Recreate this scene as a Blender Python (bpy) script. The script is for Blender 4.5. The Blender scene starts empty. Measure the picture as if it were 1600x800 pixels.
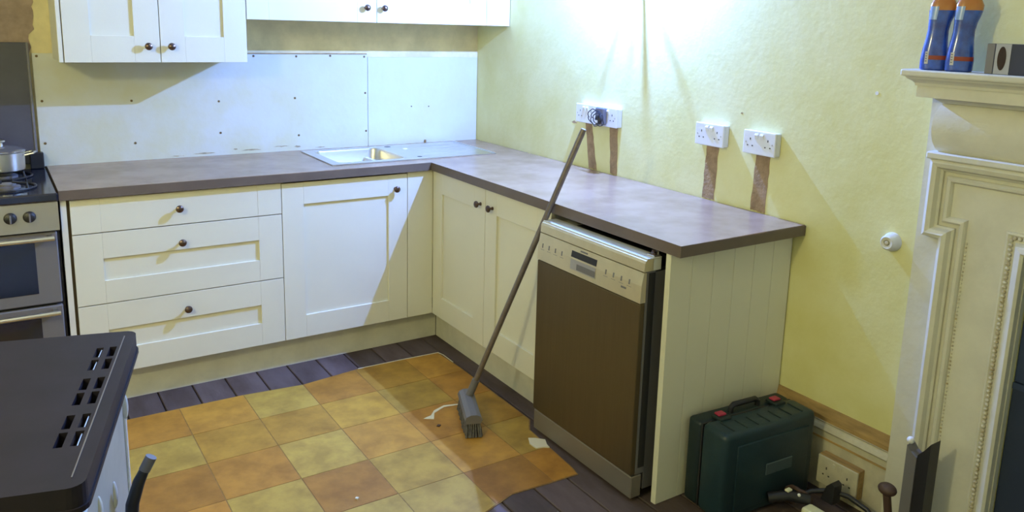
import bpy, bmesh, math, random
from mathutils import Vector, Matrix
random.seed(7)
S = bpy.context.scene
COL = S.collection

# ---------------------------------------------------------------- camera
cam_d = bpy.data.cameras.new('camera'); cam = bpy.data.objects.new('camera', cam_d); COL.objects.link(cam)
cr = Vector((0.83501899, -0.54952962, 0.02757673)); cu = Vector((0.08438393, 0.17742706, 0.98050956)); cf = Vector((0.5437119, 0.81641707, -0.19452644))
m = Matrix((cr, cu, -cf)).transposed().to_4x4(); m.translation = Vector((-2.35553, -4.02013, 1.56699)); cam.matrix_world = m
cam_d.sensor_width = 36; cam_d.lens = 1268.268 / 1600 * 36
cam_d.shift_x = (800 - 813.972) / 1600; cam_d.shift_y = (289.76 - 400) / 1600; cam_d.clip_start = .02
S.camera = cam

# ---------------------------------------------------------------- world, light, exposure
w = bpy.data.worlds.new('world'); S.world = w; w.use_nodes = True
w.node_tree.nodes['Background'].inputs[0].default_value = (.5, .5, .6, 1); w.node_tree.nodes['Background'].inputs[1].default_value = .05
S.view_settings.view_transform = 'Standard'; S.view_settings.look = 'None'; S.view_settings.gamma = 1; S.view_settings.use_curve_mapping = False
S.view_settings.exposure = 0.0
KEY = Vector((-.108, -1.34, 2.0)); FILL = Vector((-3.2, -2.75, 2.05))
def lamp(name, loc, watts, col, rad):
    d = bpy.data.lights.new(name, 'POINT'); d.energy = watts; d.color = col; d.shadow_soft_size = rad
    o = bpy.data.objects.new(name, d); o.location = loc; COL.objects.link(o); return o
lamp('lamp_light', KEY, 252, (.172, .318, 1.0), .008)
lamp('pendant_light', FILL, 60, (1.0, .95, .55), .09)

# ---------------------------------------------------------------- materials
def mat(name, col, rough=.5, metal=0, var=0, vscale=8, bump=0, bscale=60, col2=None, spec=.5, emit=None, objcol=False, stretch=None, coat=0):
    M = bpy.data.materials.new(name); M.use_nodes = True; N = M.node_tree.nodes; L = M.node_tree.links
    b = N['Principled BSDF']; b.inputs['Base Color'].default_value = (*col, 1); b.inputs['Roughness'].default_value = rough
    b.inputs['Metallic'].default_value = metal; b.inputs['Specular IOR Level'].default_value = spec
    b.inputs['Coat Weight'].default_value = coat; b.inputs['Coat Roughness'].default_value = .12
    if emit: b.inputs['Emission Color'].default_value = (*emit[0], 1); b.inputs['Emission Strength'].default_value = emit[1]
    tc = N.new('ShaderNodeTexCoord'); mp = N.new('ShaderNodeMapping'); L.new(tc.outputs['Object'], mp.inputs[0])
    if stretch: mp.inputs['Scale'].default_value = stretch
    src = None
    if objcol:
        oi = N.new('ShaderNodeObjectInfo'); src = oi.outputs['Color']
    if var or col2:
        n = N.new('ShaderNodeTexNoise'); n.inputs['Scale'].default_value = vscale; n.inputs['Detail'].default_value = 6; n.inputs['Roughness'].default_value = .6
        L.new(mp.outputs[0], n.inputs['Vector'])
        mx = N.new('ShaderNodeMix'); mx.data_type = 'RGBA'
        rp = N.new('ShaderNodeMapRange'); rp.inputs[1].default_value = .38; rp.inputs[2].default_value = .64
        L.new(n.outputs['Fac'], rp.inputs[0]); L.new(rp.outputs[0], mx.inputs[0])
        c2 = col2 or tuple(c * (1 - var) for c in col)
        if objcol:
            ml = N.new('ShaderNodeMix'); ml.data_type = 'RGBA'; ml.blend_type = 'MULTIPLY'; ml.inputs[0].default_value = 1
            L.new(src, ml.inputs[6]); ml.inputs[7].default_value = (1 - var, 1 - var * 1.15, 1 - var * 1.3, 1)
            L.new(src, mx.inputs[6]); L.new(ml.outputs[2], mx.inputs[7])
        else:
            mx.inputs[6].default_value = (*col, 1); mx.inputs[7].default_value = (*c2, 1)
        L.new(mx.outputs[2], b.inputs['Base Color'])
    elif src: L.new(src, b.inputs['Base Color'])
    if bump:
        n2 = N.new('ShaderNodeTexNoise'); n2.inputs['Scale'].default_value = bscale; n2.inputs['Detail'].default_value = 4
        L.new(mp.outputs[0], n2.inputs['Vector'])
        bp = N.new('ShaderNodeBump'); bp.inputs['Strength'].default_value = bump; bp.inputs['Distance'].default_value = .004
        L.new(n2.outputs['Fac'], bp.inputs['Height']); L.new(bp.outputs[0], b.inputs['Normal'])
    return M
M = {
 'wall': mat('wall_paint', (.78, .745, .385), .8, var=.10, vscale=4, bump=.22, bscale=45, col2=(.72, .675, .295), spec=.2),
 'wallb': mat('bare_wall', (.84, .72, .40), .8, var=.18, vscale=7, bump=.6, bscale=45),
 'board': mat('painted_board', (.66, .66, .57), .6, var=.06, vscale=4, bump=.2, bscale=40, col2=(.64, .61, .40)),
 'ceil': mat('ceiling_paint', (.62, .58, .44), .8),
 'plaster': mat('brown_plaster', (.40, .27, .14), .9, var=.3, vscale=30, bump=.8, bscale=90),
 'rust': mat('rusty_screw', (.16, .10, .03), .7),
 'stain': mat('old_sealant', (.46, .38, .22), .8, var=.3, vscale=60),
 'pinkpl': mat('old_plaster', (.42, .31, .24), .9, var=.3, vscale=12, bump=.6, bscale=50),
 'cream': mat('cream_unit', (.80, .775, .62), .38, var=.03, vscale=4, bump=.05, bscale=120),
 'carc': mat('carcass', (.78, .76, .66), .5),
 'gap': mat('dark_gap', (.20, .14, .06), .9),
 'plinth': mat('plinth_cream', (.70, .67, .53), .5, var=.12, vscale=9),
 'work': mat('laminate', (.37, .245, .155), .27, var=.3, vscale=5, bump=.06, bscale=150, col2=(.27, .17, .095), spec=.8),
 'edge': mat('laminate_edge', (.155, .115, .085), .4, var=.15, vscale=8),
 'steel': mat('steel', (.72, .71, .68), .30, metal=1, bump=.05, bscale=30),
 'steelb': mat('brushed_steel', (.58, .55, .50), .38, metal=1, bump=.1, bscale=60, stretch=(1, 1, 40)),
 'dwsteel': mat('dark_brushed_steel', (.155, .115, .06), .48, metal=.7, var=.08, vscale=3, bump=.08, bscale=50, stretch=(1, 30, 1)),
 'dwgrey': mat('grey_metal', (.20, .19, .20), .5, metal=.3),
 'dwpanel': mat('champagne_panel', (.74, .66, .46), .40, metal=.7, var=.06, vscale=20),
 'dwkick': mat('grey_kick', (.27, .24, .21), .45, metal=.5),
 'pewter': mat('dark_pewter', (.17, .12, .10), .3, metal=.9, var=.3, vscale=60),
 'black': mat('black_plastic', (.018, .018, .022), .4),
 'blackg': mat('black_glass', (.012, .015, .03), .12, spec=.8),
 'lidg': mat('smoked_glass_lid', (.085, .08, .10), .2, spec=.7, var=.15, vscale=5),
 'lid': mat('dark_enamel_lid', (.020, .016, .026), .5, var=.3, vscale=10, spec=.35),
 'white': mat('white_plastic', (.80, .80, .78), .35),
 'enamel': mat('white_enamel', (.74, .74, .68), .25, var=.06, vscale=6),
 'enamelg': mat('grey_enamel', (.50, .49, .42), .4, var=.15, vscale=8),
 'wood': mat('raw_wood_edge', (.50, .32, .12), .8, var=.4, vscale=30, stretch=(1, .2, 1)),
 'skirt': mat('skirting_paint', (.62, .57, .42), .5, var=.2, vscale=14),
 'surr': mat('surround_paint', (.72, .695, .58), .5, var=.08, vscale=10, bump=.25, bscale=40, spec=.25),
 'beads': mat('old_painted_carving', (.70, .68, .58), .5, var=.25, vscale=60, col2=(.45, .36, .2)),
 'navy': mat('navy_board', (.03, .05, .12), .5, var=.15, vscale=5),
 'navy2': mat('dark_navy_board', (.018, .03, .07), .6),
 'boards': mat('floorboard', (.115, .078, .068), .7, var=.45, vscale=9, bump=.4, bscale=50, objcol=True, stretch=(1, .3, 1)),
 'vback': mat('vinyl_backing', (.33, .19, .06), .7, var=.3, vscale=40),
 'vjoint': mat('vinyl_joint', (.34, .20, .055), .6, var=.3, vscale=25),
 'tile': mat('vinyl_tile', (1, 1, 1), .42, var=.33, vscale=9, bump=.15, bscale=40, objcol=True),
 'paper': mat('torn_paper', (.75, .68, .48), .9),
 'pole': mat('metal_pole', (.26, .22, .20), .38, metal=.6, var=.2, vscale=40),
 'brush': mat('grey_bristle', (.16, .15, .14), .9, var=.5, vscale=90),
 'tool': mat('teal_case', (.014, .040, .052), .42, var=.25, vscale=8, bump=.1, bscale=90),
 'toold': mat('dark_teal_case', (.008, .02, .022), .5),
 'pink': mat('pink_latch', (.42, .03, .07), .4),
 'badge': mat('grey_badge', (.06, .09, .10), .4),
 'blue': mat('blue_bottle', (.035, .12, .62), .14, var=.35, vscale=18, col2=(.02, .04, .26), coat=.6),
 'orange': mat('orange_bottle_neck', (.50, .20, .06), .15, coat=.5),
 'pale': mat('pale_blue_film', (.25, .40, .80), .15, coat=.6),
 'lab': mat('white_label', (.60, .60, .66), .5),
 'labd': mat('label_marks', (.18, .18, .24), .5),
 'red': mat('red_band', (.30, .05, .03), .4),
 'bxd': mat('dark_box_print', (.03, .035, .08), .35), 'bxs': mat('silver_box_print', (.42, .42, .46), .35), 'bxb': mat('brown_box_print', (.03, .01, .01), .25),
 'creamy': mat('cream_plastic', (.80, .80, .55), .4), 'brown': mat('brown_rubber', (.08, .045, .035), .6),
 'bulb': mat('lamp_frost', (.8, .8, .8), .4), 'glass': mat('glass_pan_lid', (.5, .5, .55), .08, metal=.8),
}

# ---------------------------------------------------------------- helpers
def tag(o, label=None, cat=None, group=None, kind=None):
    if label: o['label'] = label
    if cat: o['category'] = cat
    if group: o['group'] = group
    if kind: o['kind'] = kind
    return o
def thing(name, label, cat, loc=(0, 0, 0), rz=0, group=None):
    o = bpy.data.objects.new(name, None); COL.objects.link(o); o.location = loc; o.rotation_euler = (0, 0, rz); o.empty_display_size = .05
    o['org'] = list(loc); return tag(o, label, cat, group)
def org(p):
    v = Vector((0, 0, 0))
    while p is not None:
        if 'org' in p: v += Vector(p['org'])
        p = p.parent
    return v
def obj(name, bm, mt, parent=None, local=False, smooth=False, label=None):
    if parent is not None and not local:
        bmesh.ops.translate(bm, verts=bm.verts, vec=-org(parent))
    bmesh.ops.recalc_face_normals(bm, faces=bm.faces)
    me = bpy.data.meshes.new(name); bm.to_mesh(me); bm.free()
    for k in (mt if isinstance(mt, list) else [mt]): me.materials.append(M[k])
    if smooth:
        for p in me.polygons: p.use_smooth = True
        me.set_sharp_from_angle(angle=math.radians(38))
    o = bpy.data.objects.new(name, me); COL.objects.link(o); o.parent = parent
    if label: o['label'] = label
    return o
def clean(): # drop helper props
    for o in bpy.data.objects:
        if 'org' in o: del o['org']
def B(): return bmesh.new()
def box(bm, x0, x1, y0, y1, z0, z1, bev=0, seg=1, mi=0):
    x0, x1 = sorted((x0, x1)); y0, y1 = sorted((y0, y1)); z0, z1 = sorted((z0, z1))
    r = bmesh.ops.create_cube(bm, size=1); vs = r['verts']
    for v in vs: v.co = Vector(((x0 + x1) / 2 + v.co.x * (x1 - x0), (y0 + y1) / 2 + v.co.y * (y1 - y0), (z0 + z1) / 2 + v.co.z * (z1 - z0)))
    fs = set(f for v in vs for f in v.link_faces)
    for f in fs: f.material_index = mi
    if bev:
        es = list(set(e for v in vs for e in v.link_edges))
        bmesh.ops.bevel(bm, geom=es, offset=bev, segments=seg, affect='EDGES', profile=.5, clamp_overlap=True)
    return bm
def bx(*a, **k): return box(B(), *a, **k)
def tube(bm, pts, r, n=10, cap=True, rs=None):
    pts = [Vector(p) for p in pts]; rings = []; up = None
    for i, p in enumerate(pts):
        t = (pts[min(i + 1, len(pts) - 1)] - pts[max(i - 1, 0)]).normalized()
        if up is None: up = t.orthogonal().normalized()
        up = (up - t * up.dot(t)).normalized(); s = t.cross(up)
        rr = rs[i] if rs else r
        rings.append([bm.verts.new(p + (up * math.cos(2 * math.pi * k / n) + s * math.sin(2 * math.pi * k / n)) * rr) for k in range(n)])
    for a, b in zip(rings, rings[1:]):
        for k in range(n): bm.faces.new((a[k], a[(k + 1) % n], b[(k + 1) % n], b[k]))
    if cap: bm.faces.new(rings[0][::-1]); bm.faces.new(rings[-1])
    return bm
def lathe(bm, prof, o=(0, 0, 0), axis='z', n=20, sx=1, sy=1):
    o = Vector(o); rings = []
    for r, h in prof:
        ring = []
        for k in range(n):
            a = 2 * math.pi * k / n; c, s = r * math.cos(a) * sx, r * math.sin(a) * sy
            p = {'z': (c, s, h), '-y': (c, -h, s), '-x': (-h, c, s)}[axis]
            ring.append(bm.verts.new(o + Vector(p)))
        rings.append(ring)
    for a, b in zip(rings, rings[1:]):
        for k in range(n): bm.faces.new((a[k], a[(k + 1) % n], b[(k + 1) % n], b[k]))
    bm.faces.new(rings[0][::-1]); bm.faces.new(rings[-1]); return bm
def slab(xs, ys, z0, z1, keep, bm=None):
    bm = bm or B(); V = {}
    def v(i, j, t):
        if (i, j, t) not in V: V[(i, j, t)] = bm.verts.new((xs[i], ys[j], z1 if t else z0))
        return V[(i, j, t)]
    nx, ny = len(xs) - 1, len(ys) - 1
    K = lambda i, j: 0 <= i < nx and 0 <= j < ny and keep((xs[i] + xs[i + 1]) / 2, (ys[j] + ys[j + 1]) / 2)
    for i in range(nx):
        for j in range(ny):
            if not K(i, j): continue
            for t in (0, 1):
                q = [v(i, j, t), v(i + 1, j, t), v(i + 1, j + 1, t), v(i, j + 1, t)]; bm.faces.new(q if t else q[::-1])
            for di, dj, a, b in ((-1, 0, (i, j), (i, j + 1)), (1, 0, (i + 1, j), (i + 1, j + 1)), (0, -1, (i, j), (i + 1, j)), (0, 1, (i, j + 1), (i + 1, j + 1))):
                if not K(i + di, j + dj): bm.faces.new((v(*a, 0), v(*b, 0), v(*b, 1), v(*a, 1)))
    return bm
def prism(bm, prof, axis, a, b):
    """extrude a closed 2D outline along an axis; prof = pairs of the other two coordinates in xyz order"""
    def P(p, t): return {'x': (t, p[0], p[1]), 'y': (p[0], t, p[1]), 'z': (p[0], p[1], t)}[axis]
    r0 = [bm.verts.new(P(p, a)) for p in prof]; r1 = [bm.verts.new(P(p, b)) for p in prof]; n = len(prof)
    bm.faces.new(r0); bm.faces.new(r1[::-1])
    for k in range(n): bm.faces.new((r0[k], r0[(k + 1) % n], r1[(k + 1) % n], r1[k]))
    return bm
def sphere(bm, c, r, sc=(1, 1, 1), u=16, v=10):
    q = bmesh.ops.create_uvsphere(bm, u_segments=u, v_segments=v, radius=r)
    for t in q['verts']: t.co = Vector((t.co.x * sc[0], t.co.y * sc[1], t.co.z * sc[2])) + Vector(c)
    return bm

# ================================================================= SETTING
XL, YF, ZC = -3.9, -4.75, 2.5
def struct(name, bm, mt, parent=None): 
    o = obj(name, bm, mt, parent)
    if parent is None: o['kind'] = 'structure'
    return o
floor = struct('floor', bx(XL, .1, YF, .1, -.12, -.022), 'black')
ceil = struct('ceiling', bx(XL - .1, .1, YF - .1, .1, ZC, ZC + .1), 'ceil')
wb = struct('wall_back', bx(XL - .1, .1, 0, .1, -.1, ZC), 'wallb')
wr = struct('wall_right', slab([0, .1], [0, 0], 0, 0, lambda x, y: False), 'wall') if False else None
# right wall has the fireplace opening cut out of it
bm = B()
OPY0, OPY1, OPZ = -3.012, -3.86, 1.0
box(bm, 0, .1, 0, OPY0, -.1, ZC); box(bm, 0, .1, OPY1, YF, -.1, ZC); box(bm, 0, .1, OPY0, OPY1, OPZ, ZC)
wr = struct('wall_right', bm, 'wall')
wl = struct('wall_left', bx(XL - .1, XL, YF, 0, -.1, ZC), 'wall')
wf = struct('wall_front', bx(XL - .1, .1, YF - .1, YF, -.1, ZC), 'wall')
# floorboards run towards the back wall
xb, k = XL + .01, 0
edge0 = -1.0 - .137 * 22
seams = []
x = -1.845
while x > XL: x -= .1375
while x < -.02: seams.append(x); x += .1375
for k, x in enumerate(seams):
    x0 = max(x, XL); x1 = min(x + .1375 - .004, -.002)
    bm = bx(x0 + .001, x1, YF, -.005, -.022, 0, bev=.003)
    o = obj('floorboard', bm, 'boards', floor); c = random.uniform(.78, 1.15)
    o.color = (.125 * c, .088 * c, .080 * c, 1)
# painted boards above the worktop on the back wall, with their screws
b1 = obj('splash_board', bx(-2.172, -.668, -.009, 0, .905, 1.392, bev=.002), 'board', wb)
b2 = obj('splash_board', bx(-.6655, -.004, -.007, 0, .905, 1.378, bev=.002), 'board', wb)
obj('board_edge', bx(-1.30, -.672, -.0105, -.001, 1.3925, 1.3965), 'wood', wb)
proto = None
for (x, z) in [(-2.169 + .02, 1.19), (-2.15, 1.008), (-1.801, 1.182), (-1.423, 1.169), (-1.056, 1.175), (-1.044, 1.381), (-.869, 1.384), (-.686, 1.380), (-.682, 1.192),
               (-1.796, .99), (-1.421, 1.018), (-1.041, .987), (-.679, .992), (-1.253, 1.382), (-2.155, 1.38)]:
    if proto is None:
        proto = obj('screw', lathe(B(), [(.0055, 0), (.0055, .002), (.003, .003)], (0, 0, 0), '-y', 8), 'rust', b1, local=True); s = proto
    else:
        s = proto.copy(); COL.objects.link(s); s.parent = b1
    s.location = (x, -.0088, z)
for (x, z, r) in [(-.414, 1.113, .004), (-.309, 1.110, .004)]:
    s = proto.copy(); COL.objects.link(s); s.parent = b2; s.location = (x, -.0068, z); s.scale = (.7, .7, .7)
def blot(bm, pts, th, plane, off):
    """irregular thin patch; plane 'x': pts are (y,z) on a wall at x=off, 'y': pts are (x,z)"""
    return prism(bm, pts, plane, off, off - th)
def rag(pts, amp, n=6):
    out = []
    for i, a in enumerate(pts):
        b = pts[(i + 1) % len(pts)]
        for k in range(n):
            t = k / n; out.append((a[0] + (b[0] - a[0]) * t + random.uniform(-amp, amp), a[1] + (b[1] - a[1]) * t + random.uniform(-amp, amp)))
    return out
obj('plaster_patch', blot(B(), rag([(-2.45, 1.30), (-2.20, 1.32), (-2.16, 1.50), (-2.15, 1.62), (-2.13, 1.72), (-2.40, 1.80)], .012), .002, 'y', 0), 'pinkpl', wb)
for (x, z, a, b_) in [(-1.50, .924, .05, .003), (-1.355, .935, .012, .004), (-1.28, .927, .05, .004), (-1.13, .936, .04, .0025), (-1.05, .930, .02, .005), (-.93, .920, .03, .003), (-1.62, .918, .03, .002)]:
    obj('sealant_stain', blot(B(), rag([(x - a, z), (x - a * .3, z + b_), (x + a * .6, z + b_ * .6), (x + a, z - b_ * .3), (x, z - b_)], .0012, 3), .0097, 'y', 0), 'stain', wb)
# plaster filled cable chases below the sockets
for (y0, y1, yb0, yb1, zt) in [(-1.015, -1.062, -1.055, -1.115, 1.14), (-1.195, -1.25, -1.215, -1.262, 1.14), (-1.795, -1.855, -1.785, -1.848, 1.135), (-2.04, -2.105, -2.03, -2.098, 1.135)]:
    obj('plaster_chase', blot(B(), rag([(y0, zt), (y1, zt), (yb1, .913), (yb0, .913)], .0025, 9), .0015, 'x', 0), 'plaster', wr)
for (y, z, a, b) in [(-.93, 1.115, .022, .007), (-1.955, 1.265, .006, .003)]:
    obj('plaster_chip', blot(B(), rag([(y + a, z), (y, z + b), (y - a, z), (y, z - b)], .002, 3), .001, 'x', 0), 'plaster', wr)
for (y, z, r) in [(-2.495, 1.385, .006), (-2.31, 1.70, .009), (-2.15, 1.74, .006)]:
    obj('filler_spot', blot(B(), [(y + r * math.cos(t), z + r * math.sin(t)) for t in [i * math.pi / 5 for i in range(10)]], .001, 'x', 0), 'white', wr)
# skirting
sk = struct('baseboard_right', bx(-.020, 0, -2.236, -2.690, 0, .212), 'skirt')
obj('moulding', prism(B(), [(0, .212), (-.020, .212), (-.026, .220), (-.020, .232), (-.012, .240), (-.016, .246), (0, .246)], 'y', -2.236, -2.690), 'skirt', sk)
obj('bare_strip', prism(B(), [(0, .246), (-.012, .246), (-.014, .262), (-.006, .296), (0, .296)], 'y', -2.236, -2.690), 'wood', sk, label='unpainted brown top strip')
obj('bead', bx(-.024, -.019, -2.236, -2.690, .186, .192), 'wood', sk)

# ================================================================= VINYL
VX0, VX1, VY0, VY1 = -3.3, -.622, -.735, -1.965
vin = thing('vinyl_sheet', 'loose orange and yellow tile-effect vinyl sheet laid over the dark floorboards', 'floor covering', (-1.6, -1.35, 0))
E = [(VX0, VY0 - .012), (-2.0, VY0 + .004), (-1.55, VY0 - .003), (-1.30, VY0 - .03), (-1.03, VY0 + .006), (-.83, VY0 + .002), (-.628, VY0 - .01), (-.618, -.96), (-.621, -1.53), (-.668, -1.60), (-.69, -1.90), (-.70, -1.955), (-.82, -1.950), (-.97, -1.94), (-1.10, -1.985), (-1.6, -2.02), (VX0, -2.03)]
obj('backing', prism(B(), E, 'z', .0004, .0022), 'vback', vin)
obj('cut_edge', prism(B(), [(-1.03, -.7285), (-.83, -.7335), (-.626, -.7425), (-.617, -.78), (-.6175, -.88), (-.621, -.88), (-.6215, -.78), (-.630, -.7475), (-.83, -.7385), (-1.03, -.7335)], 'z', .0023, .0042), 'paper', vin, label='pale lifted cut edge')
def clip(poly, axis, val, keep_less):
    out = []
    for i, p in enumerate(poly):
        q = poly[(i + 1) % len(poly)]; a = (p[axis] <= val) == keep_less or p[axis] == val; b = (q[axis] <= val) == keep_less or q[axis] == val
        if a: out.append(p)
        if a != b:
            t = (val - p[axis]) / (q[axis] - p[axis]); out.append((p[0] + (q[0] - p[0]) * t, p[1] + (q[1] - p[1]) * t))
    return out
Ei = [(x - (.004 if x > -1 else 0), y + (-.004 if y > -1 else .004)) for x, y in E]
cols = [-3.3, -3.05, -2.80, -2.55, -2.30, -2.05, -1.80, -1.547, -1.300, -1.048, -.803, -.56]
rows = [-.70, -.985, -1.225, -1.487, -1.742, -1.985, -2.05]
O, OB, PA, YG, OC, OL, BR = (.50, .26, .07), (.60, .35, .10), (.52, .42, .17), (.60, .40, .10), (.46, .29, .075), (.44, .33, .11), (.38, .19, .055)
pat = {5: [O, PA, BR, O, PA], 6: [OB, OC, O, PA, O], 7: [PA, OC, PA, BR, PA], 8: [O, YG, OB, OL, PA], 9: [OC, OL, O, OB, BR], 10: [OB, O, OC, OL, O]}
for i in range(len(cols) - 1):
    for j in range(len(rows) - 1):
        p = clip(clip(clip(clip(Ei, 0, cols[i] + .0018, False), 0, cols[i + 1] - .0018, True), 1, rows[j] - .0018, True), 1, rows[j + 1] + .0018, False)
        if len(p) < 3: continue
        bm = prism(B(), p, 'z', .002, .0034)
        o = obj('tile', bm, 'tile', vin)
        c = pat[i][j] if i in pat and j < 5 else random.choice([O, OB, PA, OC, BR])
        c = tuple(u_ * .78 + v_ * .22 for u_, v_ in zip(c, (.50, .34, .11)))
        f = random.uniform(.92, 1.06); o.color = (c[0] * f, c[1] * f * .82, c[2] * f * .36, 1)
obj('torn_streak', prism(B(), [(-.99, -1.31), (-.955, -1.335), (-.93, -1.29), (-.87, -1.262), (-.80, -1.275), (-.80, -1.269), (-.865, -1.248), (-.92, -1.268), (-.95, -1.30)], 'z', .003, .0042), 'paper', vin, label='torn white scuff')
scr = obj('paper_scrap', prism(B(), rag([(-.715, -1.655), (-.672, -1.70), (-.68, -1.755), (-.735, -1.735), (-.738, -1.69)], .006, 2), 'z', .0036, .008), 'paper')
tag(scr, 'small torn cream scrap beside the foot of the dishwasher', 'scrap')
for (x, y, r, mtk, lb) in [(-1.43, -1.70, .007, 'paper', 'tiny white crumb of plaster on the vinyl in front of the old cooker'), (-.965, -1.395, .010, 'brown', 'small dark crumb on the vinyl left of the broom head')]:
    tag(obj('debris_chip', prism(B(), rag([(x + r, y), (x, y + r), (x - r, y), (x, y - r)], .002, 2), 'z', .0034, .008), mtk), lb, 'debris')

# ================================================================= UNITS
def knob(parent, x, y, z, axis):
    prof = [(.008, 0), (.0065, .004), (.005, .012), (.007, .016), (.0135, .019), (.0155, .023), (.0140, .028), (.008, .032), (.002, .0332)]
    return obj('knob', lathe(B(), prof, (x, y, z), axis, 18), 'pewter', parent, smooth=True)
def shaker(face, a0, a1, z0, z1, front, t=.02, st=.095, rt=.1, rb=.1, slab_=False):
    """framed door: a0..a1 along the wall, face 'y' (looks to -y) or 'x' (looks to -x)"""
    bm = B(); a0, a1 = sorted((a0, a1)); g = .0003
    def q(u0, u1, v0, v1, d0, d1, bev=.0007):
        if face == 'y': box(bm, u0, u1, front + d0, front + d1, v0, v1, bev)
        else: box(bm, front + d0, front + d1, u0, u1, v0, v1, bev)
    q(a0, a0 + st - g, z0, z1, 0, t); q(a1 - st + g, a1, z0, z1, 0, t)
    if slab_:
        q(a0 + st, a1 - st, z0, z1, 0.0004, t)
    else:
        q(a0 + st, a1 - st, z0, z0 + rb, 0, t); q(a0 + st, a1 - st, z1 - rt, z1, 0, t)
        q(a0 + st - .003, a1 - st + .003, z0 + rb - .003, z1 - rt + .003, .009, t - .001, 0)
    return bm
FY = -.588   # door front plane of back run
FX = -.580   # of right run
DT = .868
# drawer unit
u = thing('drawer_cabinet', 'cream base cabinet with three stacked drawers, between the gas cooker and the sink cupboard', 'cabinet', (-1.74, -.3, 0))
bm = B(); box(bm, -2.150, -2.130, -.004, -.592, .0, .870); box(bm, -1.333, -1.317, -.01, -.566, .150, .870); box(bm, -2.13, -1.333, -.01, -.566, .150, .168); box(bm, -2.13, -1.333, -.01, -.02, .168, .87)
obj('carcass', bm, 'carc', u)
obj('shadow_rail', bx(-2.13, -1.333, -.545, -.562, .168, .87), 'gap', u)
for (z0, z1, zk, sl, rt, rb) in [(.7315, .866, .799, True, 0, 0), (.4425, .7275, .657, False, .103, .092), (.146, .4385, .371, False, .108, .100)]:
    dr = obj('drawer', shaker('y', -2.118, -1.3155, z0, z1, FY, .02, .101, rt, rb, sl), 'cream', u)
    knob(dr, -1.733 + (.799 - zk) * .03, FY, zk, '-y')
# sink cupboard
u = thing('sink_cabinet', 'cream base cupboard with one framed door beneath the sink bowl', 'cabinet', (-1.0, -.3, 0))
bm = B(); box(bm, -1.3155, -1.300, -.01, -.566, .150, .870); box(bm, -.733, -.7165, -.01, -.566, .150, .870); box(bm, -1.3, -.733, -.01, -.566, .150, .168); box(bm, -1.3, -.733, -.01, -.02, .168, .87)
obj('carcass', bm, 'carc', u)
dr = obj('door', shaker('y', -1.3125, -.7165, .146, .862, FY, .02, .096, .098, .104), 'cream', u)
knob(dr, -.778, FY, .795, '-y')
# corner filler
f = obj('filler_panel', bx(-.7135, FX, FY, FY + .018, .146, .868, .001), 'cream'); tag(f, 'narrow plain cream filler panel in the inner corner of the base units', 'panel')
# right run
u = thing('double_door_cabinet', 'cream base cupboard with two framed doors and paired knobs, left of the dishwasher', 'cabinet', (-.3, -1.08, 0))
bm = B(); box(bm, -.01, -.558, -.612, -.628, .150, .870); box(bm, -.01, -.558, -1.550, -1.566, .150, .870); box(bm, -.01, -.558, -.628, -1.55, .150, .168); box(bm, -.01, -.02, -.628, -1.55, .168, .87)
obj('carcass', bm, 'carc', u)
for (y0, y1, ky) in [(-.590, -1.0795, -1.041), (-1.0825, -1.570, -1.141)]:
    dr = obj('door', shaker('x', y0, y1, .146, .866, FX, .02, .092, .100, .104), 'cream', u)
    knob(dr, FX, ky, .793, '-x')
tag(obj('plinth', bx(-2.128, -.531, -.531, -.515, .001, .144), 'plinth'), 'long cream plinth board under the drawer and sink units along the back wall', 'plinth')
tag(obj('plinth', bx(-.529, -.513, -.533, -1.568, .001, .144), 'plinth'), 'cream plinth board under the two-door cupboard left of the dishwasher', 'plinth')
bm = bx(-.593, -.004, -2.2145, -2.2325, .001, .871, .001)
u = obj('end_panel', bm, 'cream'); tag(u, 'tall cream tongue-and-groove end panel closing the worktop run beside the tool case', 'panel')
yy = -.575
for k in range(6):
    x0 = -.593 + k * .098
    obj('plank', bx(x0 + .0005, x0 + .0975, -2.2323, -2.2365, .002, .870, .0008), 'cream', u)
# worktop
def kw(x, y):
    if y < -.608 and x < -.600: return False
    if -1.035 < x < -.200 and -.495 < y < -.075: return False
    return True
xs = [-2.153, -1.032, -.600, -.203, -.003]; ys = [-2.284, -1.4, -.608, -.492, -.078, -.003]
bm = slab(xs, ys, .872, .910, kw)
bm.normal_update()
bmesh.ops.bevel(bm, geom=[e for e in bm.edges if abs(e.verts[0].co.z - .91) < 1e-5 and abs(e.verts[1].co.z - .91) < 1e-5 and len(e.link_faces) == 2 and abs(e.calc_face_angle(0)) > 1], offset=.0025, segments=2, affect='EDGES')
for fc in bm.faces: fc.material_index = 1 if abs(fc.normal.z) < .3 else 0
tag(obj('worktop', bm, ['work', 'edge']), 'L-shaped dark grey-brown laminate worktop across the base units', 'worktop')
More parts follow.
